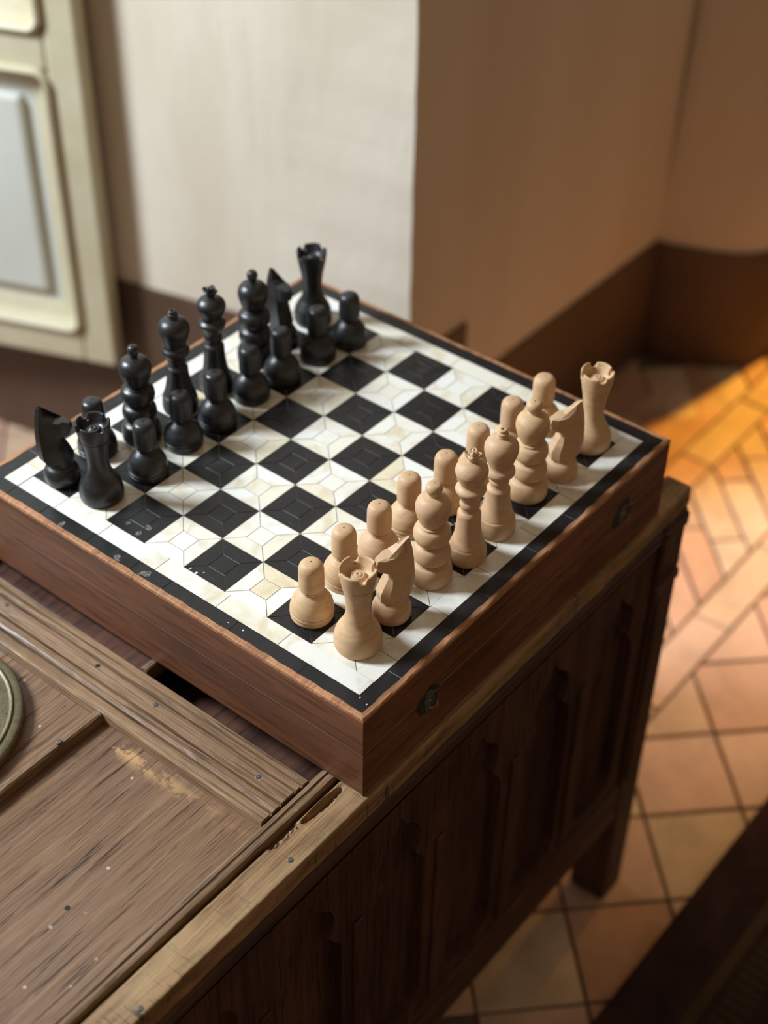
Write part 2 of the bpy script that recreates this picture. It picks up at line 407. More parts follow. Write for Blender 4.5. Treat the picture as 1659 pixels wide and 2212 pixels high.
def wall_sheet(path, z0, z1, nz, thick_dir, thick, lean=None, jit=None):
    """vertical slab following a plan path; thick_dir points away from the room"""
    vs = []; fs = []; n = len(path)
    for side in (0, 1):
        for k in range(nz + 1):
            z = z0 + (z1 - z0) * k / nz
            for i, (x, y) in enumerate(path):
                dx = dy = 0.0
                if side == 1: dx, dy = thick_dir[0] * thick, thick_dir[1] * thick
                if lean: dx += lean(z)
                if jit and side == 0: jx, jy = jit(i, k); dx += jx; dy += jy
                vs.append((x + dx, y + dy, z))
    def idx(s, k, i): return s * (nz + 1) * n + k * n + i
    for s in (0, 1):
        for k in range(nz):
            for i in range(n - 1):
                fs.append((idx(s, k, i), idx(s, k, i + 1), idx(s, k + 1, i + 1), idx(s, k + 1, i)))
    for k in range(nz):
        for i in (0, n - 1): fs.append((idx(0, k, i), idx(0, k + 1, i), idx(1, k + 1, i), idx(1, k, i)))
    for i in range(n - 1):
        for k in (0, nz): fs.append((idx(0, k, i), idx(0, k, i + 1), idx(1, k, i + 1), idx(1, k, i)))
    me = mesh_from(vs, fs); bm = bmesh.new(); bm.from_mesh(me); bpy.data.meshes.remove(me); return bm_mesh(bm)

PX, PY = 0.668, 0.473
SPL = -0.247                                     # splay: dx per dy
rj = random.Random(3); corner_j = [(rj.uniform(-1, 1) * 0.0013, 0.0) for _ in range(400)]
TOP = 2.6
spl = [(PX + SPL * t, PY + t) for t in (0, 0.2, 0.5, 0.8, 1.15)]
struct('wall_left', wall_sheet(spl, FZ, TOP, 90, (0.05, 0.045), 1.0, jit=lambda i, k: corner_j[k] if i == 0 else (0, 0)), M['plaster'])
struct('wall_right', wall_sheet([(PX + 0.0004, PY), (0.8, PY), (1.0, PY), (1.275, PY)], FZ, TOP, 90, (0.0, 1.0), 0.10, jit=lambda i, k: corner_j[k] if i == 0 else (0, 0)), M['plaster_room'])
far = [(1.268, 0.474), (1.273, 0.450), (1.283, 0.422), (1.294, 0.392), (1.308, 0.364), (1.326, 0.343), (1.350, 0.327), (1.385, 0.316), (1.45, 0.309), (1.6, 0.305), (2.1, 0.30)]
lean = lambda z: 0.10 * max(0.0, z + 0.42)
struct('wall_far', wall_sheet(far, FZ, TOP, 30, (0.06, 0.10), 1.0, lean=lean), M['plaster_room'], smooth=40)
# painted dado: higher round the pillar, lower along the room
off = 0.0035
def strip(path, h, thick=(0.0, 0.02)):
    return wall_sheet(path, FZ, FZ + h, 1, thick, 1.0)
struct('baseboard_left', strip([(PX - off + SPL * t, PY - off + t) for t in (0, 0.3, 1.14)], 0.305, (0.012, 0.004)), M['dado'])
struct('baseboard_right', strip([(PX - off, PY - off), (0.784, PY - off)], 0.300, (0, 0.01)), M['dado'])
struct('trim_1', strip([(0.784, PY - off), (1.0, PY - off), (1.2665, PY - off)], 0.200, (0, 0.01)), M['dado'])
struct('baseboard_far', strip([(x - off, y - off) for x, y in far], 0.200, (0.003, 0.012)), M['dado'], smooth=40)

# floor: grout bed + tiles
fl = struct('floor', box(-0.9, 2.2, -1.1, 1.75, FZ - 0.05, FZ - 0.004), M['grout'])
TS = 0.158 / math.sqrt(2)                       # side of the square tiles
G = 0.0035
def put_tile(poly, me=None, loc=None):
    if me is None:
        cx = sum(p[0] for p in poly) / len(poly); cy = sum(p[1] for p in poly) / len(poly)
        me = prism([(x - cx, y - cy) for x, y in poly], -0.012, 0.0, 0.0012); loc = (cx, cy)
    o = obj('tile', me, M['tile'], fl); o.location = (loc[0], loc[1], FZ + random.uniform(-0.0006, 0.0004))
    o.rotation_euler = (random.uniform(-1, 1) * 0.004, random.uniform(-1, 1) * 0.004, random.uniform(-1, 1) * 0.006)
hd = 0.079 - G * 0.72
dia = [(hd, 0), (0, hd), (-hd, 0), (0, -hd)]
dia_me = prism(dia, -0.012, 0.0, 0.0012)
def in_view(x, y):
    """only where the photograph can see the floor"""
    if x < 0.15 and y < 0.45: return False
    d = Vector((x, y, FZ)) - CAM_LOC; zz = d.dot(FW); px = 829.5 + 3291.6 * d.dot(RX) / zz; py = 1106 + 3291.6 * d.dot(DN) / zz
    return -260 < px < 1930 and 600 < py < 2500
def diamonds(y0, y1, x0, x1, ox, oy):
    for j in range(-30, 40):
        for i in range(-30, 40):
            x = ox + 0.158 * i + (0.079 if j % 2 else 0); y = oy + 0.079 * j
            if not (x0 < x < x1 and y0 - 0.08 < y < y1 + 0.08 and in_view(x, y)): continue
            p = [(x + a, y + b) for a, b in dia]; q_ = clip(clip(p, 0, 1, y1 - G / 2), 0, -1, -(y0 + G / 2))
            if len(q_) < 3 or area(q_) < 0.0004: continue
            if abs(area(q_) - area(p)) < 1e-6: put_tile(None, dia_me, (x, y))
            else: put_tile(q_)
diamonds(-0.34, 0.058, 0.14, 1.5, 0.567, -0.012)
def course(y0, y1, xs, xe, joint):
    k = -10
    while joint + k * 0.172 < xe:
        a, b = joint + k * 0.172, joint + (k + 1) * 0.172; k += 1
        if b < xs or not in_view((a + b) / 2, (y0 + y1) / 2): continue
        put_tile([(a + G / 2, y0 + G / 2), (b - G / 2, y0 + G / 2), (b - G / 2, y1 - G / 2), (a + G / 2, y1 - G / 2)])
course(0.058, 0.110, 0.4, 2.0, 0.808)
course(0.240, 0.292, 0.5, 2.0, 0.915)
def slanted(y0, y1, x0, x1, ref, step=0.067, length=0.150):
    s2 = math.sqrt(0.5); wd = step * s2
    k = -20
    while True:
        xb = ref + step * k; k += 1
        if xb > x1: break
        if xb < x0 - 0.3: continue
        # band between two parallel 45 degree lines, cut into bricks
        o0 = random.choice((0.0, 0.5)) * length
        for m_ in range(-2, 4):
            l0 = -o0 + m_ * length
            def P(l, t): return (xb + l * s2 + t * s2, y0 + l * s2 - t * s2)
            g = G / 2
            poly = [P(l0 + g, g), P(l0 + length - g, g), P(l0 + length - g, wd - g), P(l0 + g, wd - g)]
            poly = clip(clip(poly, 0, 1, y1 - g), 0, -1, -(y0 + g))
            if len(poly) < 3 or area(poly) < 0.0003: continue
            c = (sum(p[0] for p in poly) / len(poly), sum(p[1] for p in poly) / len(poly))
            if in_view(*c): put_tile(poly)
slanted(0.110, 0.240, 0.55, 1.75, 0.958)
diamonds(0.292, 0.474, 0.55, 1.30, 0.6, 0.37)
slanted(0.292, 0.40, 1.30, 1.30, 0.958)
diamonds(0.50, 1.5, 0.05, 0.62, 0.1, 0.6)

# ------------------------------------------------------------------ shutter folded against the recess
SB = Vector((0.5325, 0.8515, -0.425)); SE = Vector((-0.375, 0.927, 0)); SN = Vector((0.927, 0.375, 0))   # SN points to the wall
sh = empty('window_shutter', SB, 'cream painted panelled window shutter folded against the plastered recess wall', 'shutter')
def sh_mesh(me):
    mt = Matrix.Identity(4)
    for i in range(3): mt[i][0] = SE[i]; mt[i][1] = SN[i]; mt[i][2] = (0, 0, 1)[i]
    me.transform(mt)
    bm = bmesh.new(); bm.from_mesh(me); bmesh.ops.recalc_face_normals(bm, faces=bm.faces); bm.to_mesh(me); bm.free(); return me
W_, H_ = 0.36, 1.60
pan = [(0.085, W_ - 0.085, 0.095, 0.372), (0.085, W_ - 0.085, 0.490, 1.45)]
for n_, (a, b, c, d) in [('frame_stile', (0, 0.043, 0, H_)), ('frame_stile', (W_ - 0.043, W_, 0, H_)), ('frame_rail', (0.043, W_ - 0.043, 0, 0.048)), ('frame_rail', (0.043, W_ - 0.043, 0.405, 0.452)), ('frame_rail', (0.043, W_ - 0.043, 1.50, H_))]:
    obj(n_, sh_mesh(box(a, b, 0, 0.028, c, d, 0.004)), M['cream'], sh)
def moulding(x0, x1, z0, z1, prof, rad):
    """picture-frame moulding with rounded corners: prof = (inset, depth) pairs"""
    cs = 8; path = []
    for cx, cz, a0 in ((x1 - rad, z1 - rad, 0), (x0 + rad, z1 - rad, 90), (x0 + rad, z0 + rad, 180), (x1 - rad, z0 + rad, 270)):
        for k in range(cs + 1):
            a = math.radians(a0 + 90 * k / cs); path.append((cx, cz, math.cos(a), math.sin(a)))
    vs = []; fs = []; n = len(prof)
    for cx, cz, ca, sa in path:
        for ins, dep in prof:
            r = max(0.0015, rad - ins); ex = max(0.0, ins - rad + 0.0015)
            sx = 1 if ca > 1e-6 else (-1 if ca < -1e-6 else 0)
            vs.append((cx + ca * r - (1 if cx > (x0 + x1) / 2 else -1) * ex, dep, cz + sa * r - (1 if cz > (z0 + z1) / 2 else -1) * ex))
    m_ = len(path)
    for i in range(m_):
        j = (i + 1) % m_
        for k in range(n - 1): fs.append((i * n + k, i * n + k + 1, j * n + k + 1, j * n + k))
    return mesh_from(vs, fs)
for (z0, z1) in ((0.045, 0.408), (0.449, 1.503)):
    obj('moulding', sh_mesh(moulding(0.040, W_ - 0.040, z0, z1, [(0.0, 0.004), (0.001, -0.006), (0.005, -0.008), (0.009, -0.004), (0.011, 0.010), (0.020, 0.014), (0.030, 0.016), (0.034, 0.019), (0.040, 0.0185)], 0.020)), M['cream'], sh, smooth=35)
    pn = obj('panel', sh_mesh(box(0.030, W_ - 0.030, 0.018, 0.026, z0 - 0.005, z1 + 0.005)), M['shwhite'], sh)
    obj('raised_field', sh_mesh(box(0.088, W_ - 0.088, 0.008, 0.022, z0 + 0.048, z1 - 0.044, 0.006)), M['shwhite'], sh, label='pale grey white raised field')

# ------------------------------------------------------------------ wooden chest
ZT = -0.0765
X0, X1, Y0, Y1 = -0.50, 0.400, -0.035, 0.398
CB = Vector(((X0 + X1) / 2 + 0.0, (Y0 + Y1) / 2, FZ)); 
CB = Vector((0, 0, FZ))
ch = empty('wooden_chest', CB, 'old brown wooden chest with framed lid and carved arcade front under the chessboard', 'chest')
def cpart(name, me, mat, parent=None, smooth=None, **k):
    me.transform(Matrix.Translation(-CB)); return obj(name, me, mat, parent or ch, smooth, **k)
# front stile of the lid: worn, with a rotted-out slot
def stile():
    xs = []; x = X0
    while x < X1 - 1e-6:
        xs.append(x); x += 0.0006 if -0.135 < x < -0.025 else (0.002 if -0.35 < x < 0 else 0.006)
    xs.append(X1); nx = len(xs) - 1; ny = 42; y0, y1 = Y0, -0.0082
    rr = random.Random(5)
    edge = [0.0] * (nx + 1)
    for _ in range(70):
        c = rr.uniform(X0, X1); wd = rr.uniform(0.004, 0.025); d = rr.uniform(0.0, 0.0020)
        for i, x in enumerate(xs):
            if abs(x - c) < wd: edge[i] = max(edge[i], d * (1 - abs(x - c) / wd))
    vs = []; fs = []
    for i in range(nx + 1):
        x = xs[i]
        for j in range(ny + 1):
            t = j / ny; y = y0 + (y1 - y0) * t
            z = ZT - 0.00015 * (1 + math.sin(x * 40 + y * 200)) * 0.5
            if j == 0: z -= 0.0016 + edge[i]; y += edge[i] * 0.4
            if j == 1: z -= 0.0003
            # lens-shaped hollow beside the moulding, ragged rim
            dx = (x + 0.0535) / 0.0205; dy = (y + 0.0140 + 0.03 * (x + 0.0535)) / (0.0036 + 0.0010 * mnoise.noise(Vector((x * 260, 3.1, 0))))
            r = dx * dx + dy * dy
            if r < 1.0: z -= 0.013 * min(1.0, (1.0 - r) * 3.0)
            elif r < 1.7: z -= 0.0007 * (1.7 - r)
            # rotten patch running on from it along the groove
            dx = (x + 0.088) / 0.017; dy = (y + 0.0108) / (0.0042 + 0.0034 * mnoise.noise(Vector((x * 170, 7.7, 0))))
            r = dx * dx + dy * dy
            if r < 1.0: z -= 0.0052 * min(1.0, (1.0 - r) * 2.4) * (0.75 + 0.55 * mnoise.noise(Vector((x * 330, y * 620, 0.5))))
            # sloping inner edge towards the groove
            cw = 0.0028 + 0.0004 * math.sin(x * 160)
            if y > y1 - cw: z -= 0.0042 * (y - (y1 - cw)) / cw
            vs.append((x, y, z))
    n = ny + 1
    for i in range(nx):
        for j in range(ny): fs.append((i * n + j, (i + 1) * n + j, (i + 1) * n + j + 1, i * n + j + 1))
    # skirt
    b = len(vs); zb = ZT - 0.020
    per = [(i, 0) for i in range(nx + 1)] + [(nx, j) for j in range(1, n)] + [(i, ny) for i in range(nx - 1, -1, -1)] + [(0, j) for j in range(ny - 1, 0, -1)]
    for (i, j) in per: vs.append((vs[i * n + j][0], vs[i * n + j][1], zb))
    m_ = len(per)
    for k in range(m_):
        k2 = (k + 1) % m_; a, c = per[k], per[k2]
        fs.append((a[0] * n + a[1], b + k, b + k2, c[0] * n + c[1]))
    fs.append(tuple(range(b, b + m_)))
    me = mesh_from(vs, fs); bm = bmesh.new(); bm.from_mesh(me); bpy.data.meshes.remove(me); return bm_mesh(bm)
cpart('lid_stile', stile(), M['stile'], smooth=50)
# groove bed and inner moulding along the stile
cpart('groove_bed', box(X0 + 0.002, X1 - 0.002, -0.0086, 0.010, ZT - 0.020, ZT - 0.0085), M['chest_u'])
cpart('lid_moulding', extrude_profile([(-0.0058, ZT - 0.009), (-0.0058, ZT - 0.0018), (-0.0046, ZT - 0.0002), (-0.0025, ZT + 0.0002), (-0.0016, ZT - 0.0013), (0.0008, ZT - 0.0013), (0.0016, ZT - 0.0002), (0.0040, ZT - 0.0004), (0.0062, ZT - 0.003), (0.0075, ZT - 0.0085), (0.0075, ZT - 0.010)], 'X', X0 + 0.001, X1 - 0.036, 50, 0.00016), M['chest_u'])
cpart('lid_stile', box(X0, X1, 0.353, Y1, ZT - 0.022, ZT, 0.0015), M['stile'])
# moulded cross rail (runs across the lid in front of the box)
xr = [-0.0905, -0.0898, -0.0888, -0.0812, -0.0807, -0.0794, -0.0789, -0.0760, -0.0716, -0.0712, -0.0700, -0.0696, -0.0572, -0.0568, -0.0555, -0.0550, -0.0502, -0.0498, -0.0484, -0.0478, -0.0425, -0.0412, -0.0405]
zr = [-0.0095, -0.0015, -0.0003, -0.0006, -0.0038, -0.0038, -0.0010, -0.0004, -0.0008, -0.0032, -0.0032, 0.0, 0.0, -0.0034, -0.0034, -0.0006, -0.0008, -0.0040, -0.0040, -0.0014, -0.0020, -0.0050, -0.0095]
prof = [(-0.0905, ZT - 0.020)] + [(x, ZT + z) for x, z in zip(xr, zr)] + [(-0.0405, ZT - 0.020)]
cpart('cross_rail', extrude_profile(prof, 'Y', 0.0078, 0.353, 40, 0.00012), M['chest_v'])
cpart('cross_rail', box(0.352, X1, -0.0085, 0.353, ZT - 0.022, ZT, 0.001), M['chest_v'])
cpart('cross_rail', box(0.150, 0.196, 0.0078, 0.353, ZT - 0.022, ZT - 0.0005, 0.001), M['chest_v'])
cpart('cross_rail', box(X0, X0 + 0.045, 0.0078, 0.353, ZT - 0.022, ZT, 0.001), M['chest_v'])
# sunk panels and the small dividing bars
pz = ZT - 0.0098
cpart('lid_panel', box(X0 + 0.045, -0.0900, 0.0076, 0.160, pz - 0.012, pz), M['panel'])
cpart('lid_panel', box(X0 + 0.045, -0.0900, 0.170, 0.353, pz - 0.012, pz), M['panel'])
cpart('lid_panel', box(-0.0406, 0.150, 0.0076, 0.166, pz - 0.036, pz - 0.026), M['chest_front'])  # dark wood on this panel and the next paints the shade beside the box
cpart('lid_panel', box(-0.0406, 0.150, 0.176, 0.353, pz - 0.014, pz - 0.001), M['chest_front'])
cpart('lid_panel', box(0.196, 0.352, 0.0076, 0.353, pz - 0.014, pz), M['panel'])
def bar(x0, x1, yc, top):
    return extrude_profile([(yc - 0.0052, top - 0.014), (yc - 0.0050, top - 0.0012), (yc - 0.0036, top), (yc - 0.0005, top + 0.0002), (yc + 0.0015, top - 0.0016), (yc + 0.0034, top - 0.004), (yc + 0.0058, top - 0.0085), (yc + 0.0058, top - 0.014)], 'X', x0, x1, 60, 0.0002)
cpart('divider_bar', bar(X0 + 0.045, -0.0906, 0.1650, ZT - 0.0010), M['chest_u'])
cpart('divider_bar', bar(-0.0404, 0.150, 0.1715, ZT - 0.0020), M['chest_u'])
# nail heads
nail_me = lathe(curve_prof([(0.0, 0.5), (1.3, 0.45), (2.0, 0.2), (2.3, -0.3), (2.2, -1.0, 1)], 3), 14)
for x, y in [(-0.0612, 0.136), (-0.063, 0.035), (-0.061, 0.297), (-0.1005, -0.0335 + 0.006), (-0.2375, -0.030), (0.388, 0.006), (-0.128, 0.163)]:
    o = obj('nail', nail_me, M['iron'], ch, 60); o.location = Vector((x, y, ZT + 0.0001)) - CB; o['label'] = 'dark iron nail head'
hole_me = lathe([(0, 0.15), (1.9, 0.12), (2.1, -0.4)], 12)
o = obj('nail_hole', hole_me, M['gap'], ch); o.location = Vector((-0.0605, 0.196, ZT + 0.00005)) - CB
o = obj('nail_hole', hole_me, M['gap'], ch); o.location = Vector((-0.213, 0.062, pz)) - CB
# carcass: front apron, arcade, rails, posts
ZF = ZT - 0.020
cpart('apron', extrude_profile([(-0.012, ZF), (-0.0335, ZF), (-0.0335, -0.1005), (-0.0355, -0.1035), (-0.0365, -0.1080), (-0.0355, -0.1125), (-0.0330, -0.1150), (-0.0322, -0.1185), (-0.012, -0.1185)], 'X', X0 + 0.038, X1 - 0.038), M['chest_front'])
PER = 0.099
def arcade_cell(cx, x0, x1):
    zt, zb = -0.1185, -0.4305
    half = [(0.0, -0.1375), (0.005, -0.148), (0.013, -0.155), (0.0215, -0.165), (0.0250, -0.177), (0.0225, -0.190), (0.0190, -0.196), (0.0235, -0.203), (0.0300, -0.213), (0.0320, -0.226), (0.0320, -0.395), (0.0270, -0.405), (0.0200, -0.4095), (0.0100, -0.4120), (0.0, -0.4120)]
    bm = bmesh.new()
    for s, xe in ((1, x1), (-1, x0)):
        pts = [(cx, zt)] + [(cx + s * a, z) for a, z in half] + [(cx, zb), (xe, zb), (xe, zt)]
        # strips: opening edge -> cell edge, quads level by level
        inner = [(cx, zt)] + [(cx + s * a, z) for a, z in half] + [(cx, zb)]
        f_, b_ = -0.0335, -0.0225
        fi = [bm.verts.new((x, f_, z)) for x, z in inner]; bi = [bm.verts.new((x, b_, z)) for x, z in inner]
        fo = [bm.verts.new((xe, f_, z)) for x, z in inner]; bo = [bm.verts.new((xe, b_, z)) for x, z in inner]
        for k in range(len(inner) - 1):
            if abs(inner[k][1] - inner[k + 1][1]) < 1e-9: 
                continue
            bm.faces.new((fi[k], fi[k + 1], fo[k + 1], fo[k])); bm.faces.new((bi[k], bi[k + 1], bo[k + 1], bo[k]))
        for k in range(1, len(inner) - 2): bm.faces.new((fi[k], bi[k], bi[k + 1], fi[k + 1]))
    return bm_mesh(bm)
cxs = [0.109 + PER * k for k in range(-5, 3)]
for cx in cxs:
    a = max(cx - PER / 2, X0 + 0.038); b = min(cx + PER / 2, X1 - 0.038)
    cpart('arcade_panel', arcade_cell(cx, a, b), M['chest_front_v'])
for cx in cxs[:-1]:
    x = cx + PER / 2
    cpart('colonnette', extrude_profile([(x - 0.007, -0.0330), (x - 0.0065, -0.0352), (x - 0.003, -0.0362), (x - 0.0018, -0.0348), (x + 0.0018, -0.0348), (x + 0.003, -0.0362), (x + 0.0065, -0.0352), (x + 0.007, -0.0330)], 'Z_', 0, 1) if False else box(x - 0.0055, x + 0.0055, -0.0362, -0.0332, -0.4200, -0.2050, 0.0012), M['chest_front_v'])
cpart('back_board', box(X0 + 0.03, X1 - 0.036, -0.0225, -0.0125, -0.4750, -0.1180), M['chest_front_v'])
cpart('bottom_rail', box(X0 + 0.038, X1 - 0.038, -0.0355, -0.0125, -0.4830, -0.4305, 0.002), M['chest_front'])
for xa, xb in ((X1 - 0.038, X1 - 0.0005), (X0 + 0.0005, X0 + 0.038)):
    for ya, yb in ((Y0 - 0.0015, 0.004), (Y1 - 0.04, Y1 - 0.001)):
        po = cpart('corner_post', box(xa, xb, ya, yb, FZ + 0.0005, ZF, 0.0025), M['chest_front_v'])
        if ya < 0:
            cpart('post_moulding', box(xa - 0.001, xb + 0.0012, ya - 0.002, yb, -0.1160, -0.1010, 0.003), M['chest_front'])
            cpart('post_moulding', box(xa - 0.001, xb + 0.0012, ya - 0.002, yb, -0.1780, -0.1660, 0.003), M['chest_front'])
            cpart('post_bead', box(xa + 0.004, xa + 0.012, ya - 0.0025, ya + 0.004, -0.425, -0.186, 0.0015), M['chest_front_v'])
cpart('end_board', box(X1 - 0.022, X1 - 0.010, 0.004, Y1 - 0.04, -0.480, ZF), M['chest_v'])
cpart('end_board', box(X0 + 0.010, X0 + 0.022, 0.004, Y1 - 0.04, -0.480, ZF), M['chest_v'])
cpart('rear_board', box(X0 + 0.038, X1 - 0.038, Y1 - 0.022, Y1 - 0.010, -0.480, ZF), M['chest_front'])
cpart('bottom_board', box(X0 + 0.022, X1 - 0.022, -0.0125, Y1 - 0.022, -0.480, -0.468), M['chest_front'])

# ------------------------------------------------------------------ brass tray on the lid panel
TR = Vector((-0.182, 0.263, pz))
tray = empty('brass_tray', TR, 'round engraved old brass box lid lying on the chest beside the dividing bar', 'tray')
dome = curve_prof([(0, 13.2), (20, 13.4), (38, 13.0, 1), (39.5, 12.3), (41, 13.0, 1), (60, 12.2), (72, 10.8, 1), (73.2, 11.8), (74.8, 12.0), (76.0, 10.6, 1), (79.5, 10.0), (81.6, 9.0), (82.3, 7.2), (81.8, 4.0, 1), (81.4, 0.2, 1), (0, 0.2)], 4)
obj('tray_body', lathe(dome, 96), M['brass'], tray, 40)

# ------------------------------------------------------------------ rug
rug = obj('rug', box(-0.2, 1.55, -0.95, -0.109, FZ + 0.0012, FZ + 0.014, 0.005), M['rug'])
rug['label'] = 'dark brown striped woven rug lying on the terracotta floor'; rug['category'] = 'rug'

# ------------------------------------------------------------------ chess box
S = 0.040
BL, BH = -0.77 * S, 8.81 * S
BX = Vector((4.02 * S, 4.02 * S, ZT))
cb = empty('chess_box', BX, 'reddish brown folding chess box with ivory and black inlaid board on the chest', 'chess board')
def bpart(name, me, mat, parent=None, smooth=None, **k):
    me.transform(Matrix.Translation(-BX)); return obj(name, me, mat, parent or cb, smooth, **k)
TI = -0.0020                                        # underside of the inlay
def half_box(z0, z1, d):
    bm = bmesh.new(); a, b = BL + d, BH - d; t = 0.008
    box_bm(bm, a, b, a, b, z0, z1, 0.0)
    return bm_mesh(bm)
zs = -0.0352
# four mitred boards per half plus bottom / glue bed
def ring_board(k, z0, z1, d, t):
    a, b = BL + d, BH - d
    quad = [[(a, a), (b, a), (b - t, a + t), (a + t, a + t)], [(b, a), (b, b), (b - t, b - t), (b - t, a + t)], [(b, b), (a, b), (a + t, b - t), (b - t, b - t)], [(a, b), (a, a), (a + t, a + t), (a + t, b - t)]][k]
    return prism(quad, z0, z1, 0.0004)
top_half = bpart('top_half', box(BL + 0.006, BH - 0.006, BL + 0.006, BH - 0.006, -0.030, -0.0030), M['box'])
for k in range(4):
    mt = M['box'] if k % 2 == 0 else M['box_y']
    bpart('side_board', ring_board(k, zs, -0.0015, 0.0, 0.007), mt, top_half)
    bpart('side_board', ring_board(k, ZT, zs - 0.0012, 0.0009 if k % 2 else 0.0002, 0.007), mt)
bpart('bottom_half', box(BL + 0.006, BH - 0.006, BL + 0.006, BH - 0.006, ZT + 0.0006, -0.070), M['box'])
bpart('seam', box(BL + 0.0003, BH - 0.0003, BL + 0.0003, BH - 0.0003, zs - 0.0010, zs - 0.0001), M['seam'], label='pale line where the two halves meet')
# raw wooden edge round the inlay
def edge_strip(k):
    a, b, t = BL - 0.0002, BH + 0.0002, 0.0044
    n = 70; rr = random.Random(k + 11); vs = []; fs = []
    dirs = [((a, a), (1, 0), (0, 1)), ((b, a), (0, 1), (-1, 0)), ((b, b), (-1, 0), (0, -1)), ((a, b), (0, -1), (1, 0))]
    (ox, oy), (ux, uy), (vx, vy) = dirs[k]; L = b - a
    for i in range(n + 1):
        s = L * i / n; j1 = rr.uniform(0, 0.0007); j2 = rr.uniform(-0.0005, 0.0005); jz = rr.uniform(-0.0003, 0.0002)
        ins0 = min(s, L - s, 0.0); m0 = t
        s_in = min(max(s, t), L - t)
        P = lambda ss, vv, z: (ox + ux * ss + vx * vv, oy + uy * ss + vy * vv, z)
        vs += [P(s, 0, -0.0030), P(s, j1 * 0.5, -0.0006), P(s if 0 < i < n else (0.0006 if i == 0 else L - 0.0006), 0.0008 + j1, 0.0001 + jz), P(s_in, t + j2, 0.0002 + jz * 0.5), P(s_in, t, -0.0030)]
    for i in range(n):
        for q_ in range(4): fs.append((i * 5 + q_, (i + 1) * 5 + q_, (i + 1) * 5 + q_ + 1, i * 5 + q_ + 1))
        fs.append((i * 5 + 4, (i + 1) * 5 + 4, (i + 1) * 5, i * 5))
    me = mesh_from(vs, fs); bm = bmesh.new(); bm.from_mesh(me); bpy.data.meshes.remove(me); return bm_mesh(bm)
for k in range(4): bpart('edge_strip', edge_strip(k), M['rim'], top_half)
# glue bed seen in the joints
vs = []; fs = []; mi = []
def quad(x0, x1, y0, y1, z, mt):
    b = len(vs); vs.extend([(x0, y0, z), (x1, y0, z), (x1, y1, z), (x0, y1, z)]); fs.append((b, b + 1, b + 2, b + 3)); mi.append(mt)
for u in range(8):
    for v_ in range(8): quad(u * S, (u + 1) * S, v_ * S, (v_ + 1) * S, -0.0006, 1 if (u + v_) % 2 else 0)
I0, I1 = -0.378 * S, 8.40 * S
K0, K1 = BL + 0.0042, BH - 0.0042
for (x0, x1, y0, y1) in ((I0, I1, I0, 0), (I0, I1, 8 * S, I1), (I0, 0, 0, 8 * S), (8 * S, I1, 0, 8 * S)): quad(x0, x1, y0, y1, -0.0006, 0)
for (x0, x1, y0, y1) in ((K0, K1, K0, I0), (K0, K1, I1, K1), (K0, I0, I0, I1), (I1, K1, I0, I1)): quad(x0, x1, y0, y1, -0.0006, 1)
gm = mesh_from(vs, fs); gm.materials.append(M['glue_d']); gm.materials.append(M['glue_l'])
for p, k in zip(gm.polygons, mi): p.material_index = k
bpart('glue_bed', gm, None, top_half)
# inlaid squares: a centre piece and four mitred pieces each
g = 0.00028; c_ = 0.197 * S
cen_me = {}; tra_me = {}
for nm, mt in (('i', M['ivory']), ('h', M['horn'])):
    a = c_ - g; cen_me[nm] = prism([(-a, -a), (a, -a), (a, a), (-a, a)], -0.0022, 0.0, 0.00006)
    o_ = S / 2 - 0.00004; gg = g * 1.2
    tra_me[nm] = prism([(-o_ + gg, -o_), (o_ - gg, -o_), (c_ - gg + g, -c_ - g), (-c_ + gg - g, -c_ - g)], -0.0022, 0.0, 0.00006)
    for me in (cen_me[nm], tra_me[nm]): me.materials.append(mt)
rb = random.Random(21)
for u in range(8):
    for v_ in range(8):
        k = 'i' if (u + v_) % 2 == 0 else 'h'
        nm = 'ivory_inlay' if k == 'i' else 'black_inlay'
        ctr = Vector(((u + 0.5) * S, (v_ + 0.5) * S, 0))
        for j in range(5):
            o = obj(nm, cen_me[k] if j == 4 else tra_me[k], None, top_half)
            o.location = ctr - BX + Vector((0, 0, rb.uniform(-0.00007, 0.0)))
            if j < 4: o.rotation_euler = (0, 0, j * math.pi / 2)
def border(lo, hi, wd, joints, nm, mt, key):
    """four sides of strips, butt jointed; lo..hi outer square, wd strip width"""
    for side in range(4):
        js = joints[side]
        for a, b in zip(js, js[1:]):
            a2, b2 = a + g, b - g; w0, w1 = lo + 0.00005, lo + wd - 0.00005
            r = {0: (a2, b2, w0, w1), 1: (hi - wd + 0.00005, hi - 0.00005, a2, b2), 2: (a2, b2, hi - wd + 0.00005, hi - 0.00005), 3: (w0, w1, a2, b2)}[side]
            cx, cy = (r[0] + r[1]) / 2, (r[2] + r[3]) / 2
            me = prism([(r[0] - cx, r[2] - cy), (r[1] - cx, r[2] - cy), (r[1] - cx, r[3] - cy), (r[0] - cx, r[3] - cy)], -0.0022, 0.0, 0.00006)
            o = obj(nm, me, mt, top_half); o.location = Vector((cx, cy, rb.uniform(-0.00008, 0.0))) - BX
iw = 0 - I0
ij = {0: [I0 + iw] + [x * S for x in (0.62, 2.02, 3.35, 4.72, 6.0, 7.15)] + [I1], 3: [I0] + [x * S for x in (0.0, 1.42, 2.86, 4.35, 5.82, 7.0)] + [I1 - 0.40 * S],
      1: [I0 + iw] + [x * S for x in (1.1, 2.5, 3.8, 5.1, 6.4)] + [8 * S], 2: [I0] + [x * S for x in (0.9, 2.2, 3.6, 4.9, 6.2, 7.4)] + [I1]}
ij[3] = [I0] + [x * S for x in (1.42, 2.86, 4.35, 5.82, 7.0)] + [8 * S]
ij[0] = [I0 + iw] + [x * S for x in (0.62, 2.02, 3.35, 4.72, 6.0, 7.15)] + [I1]
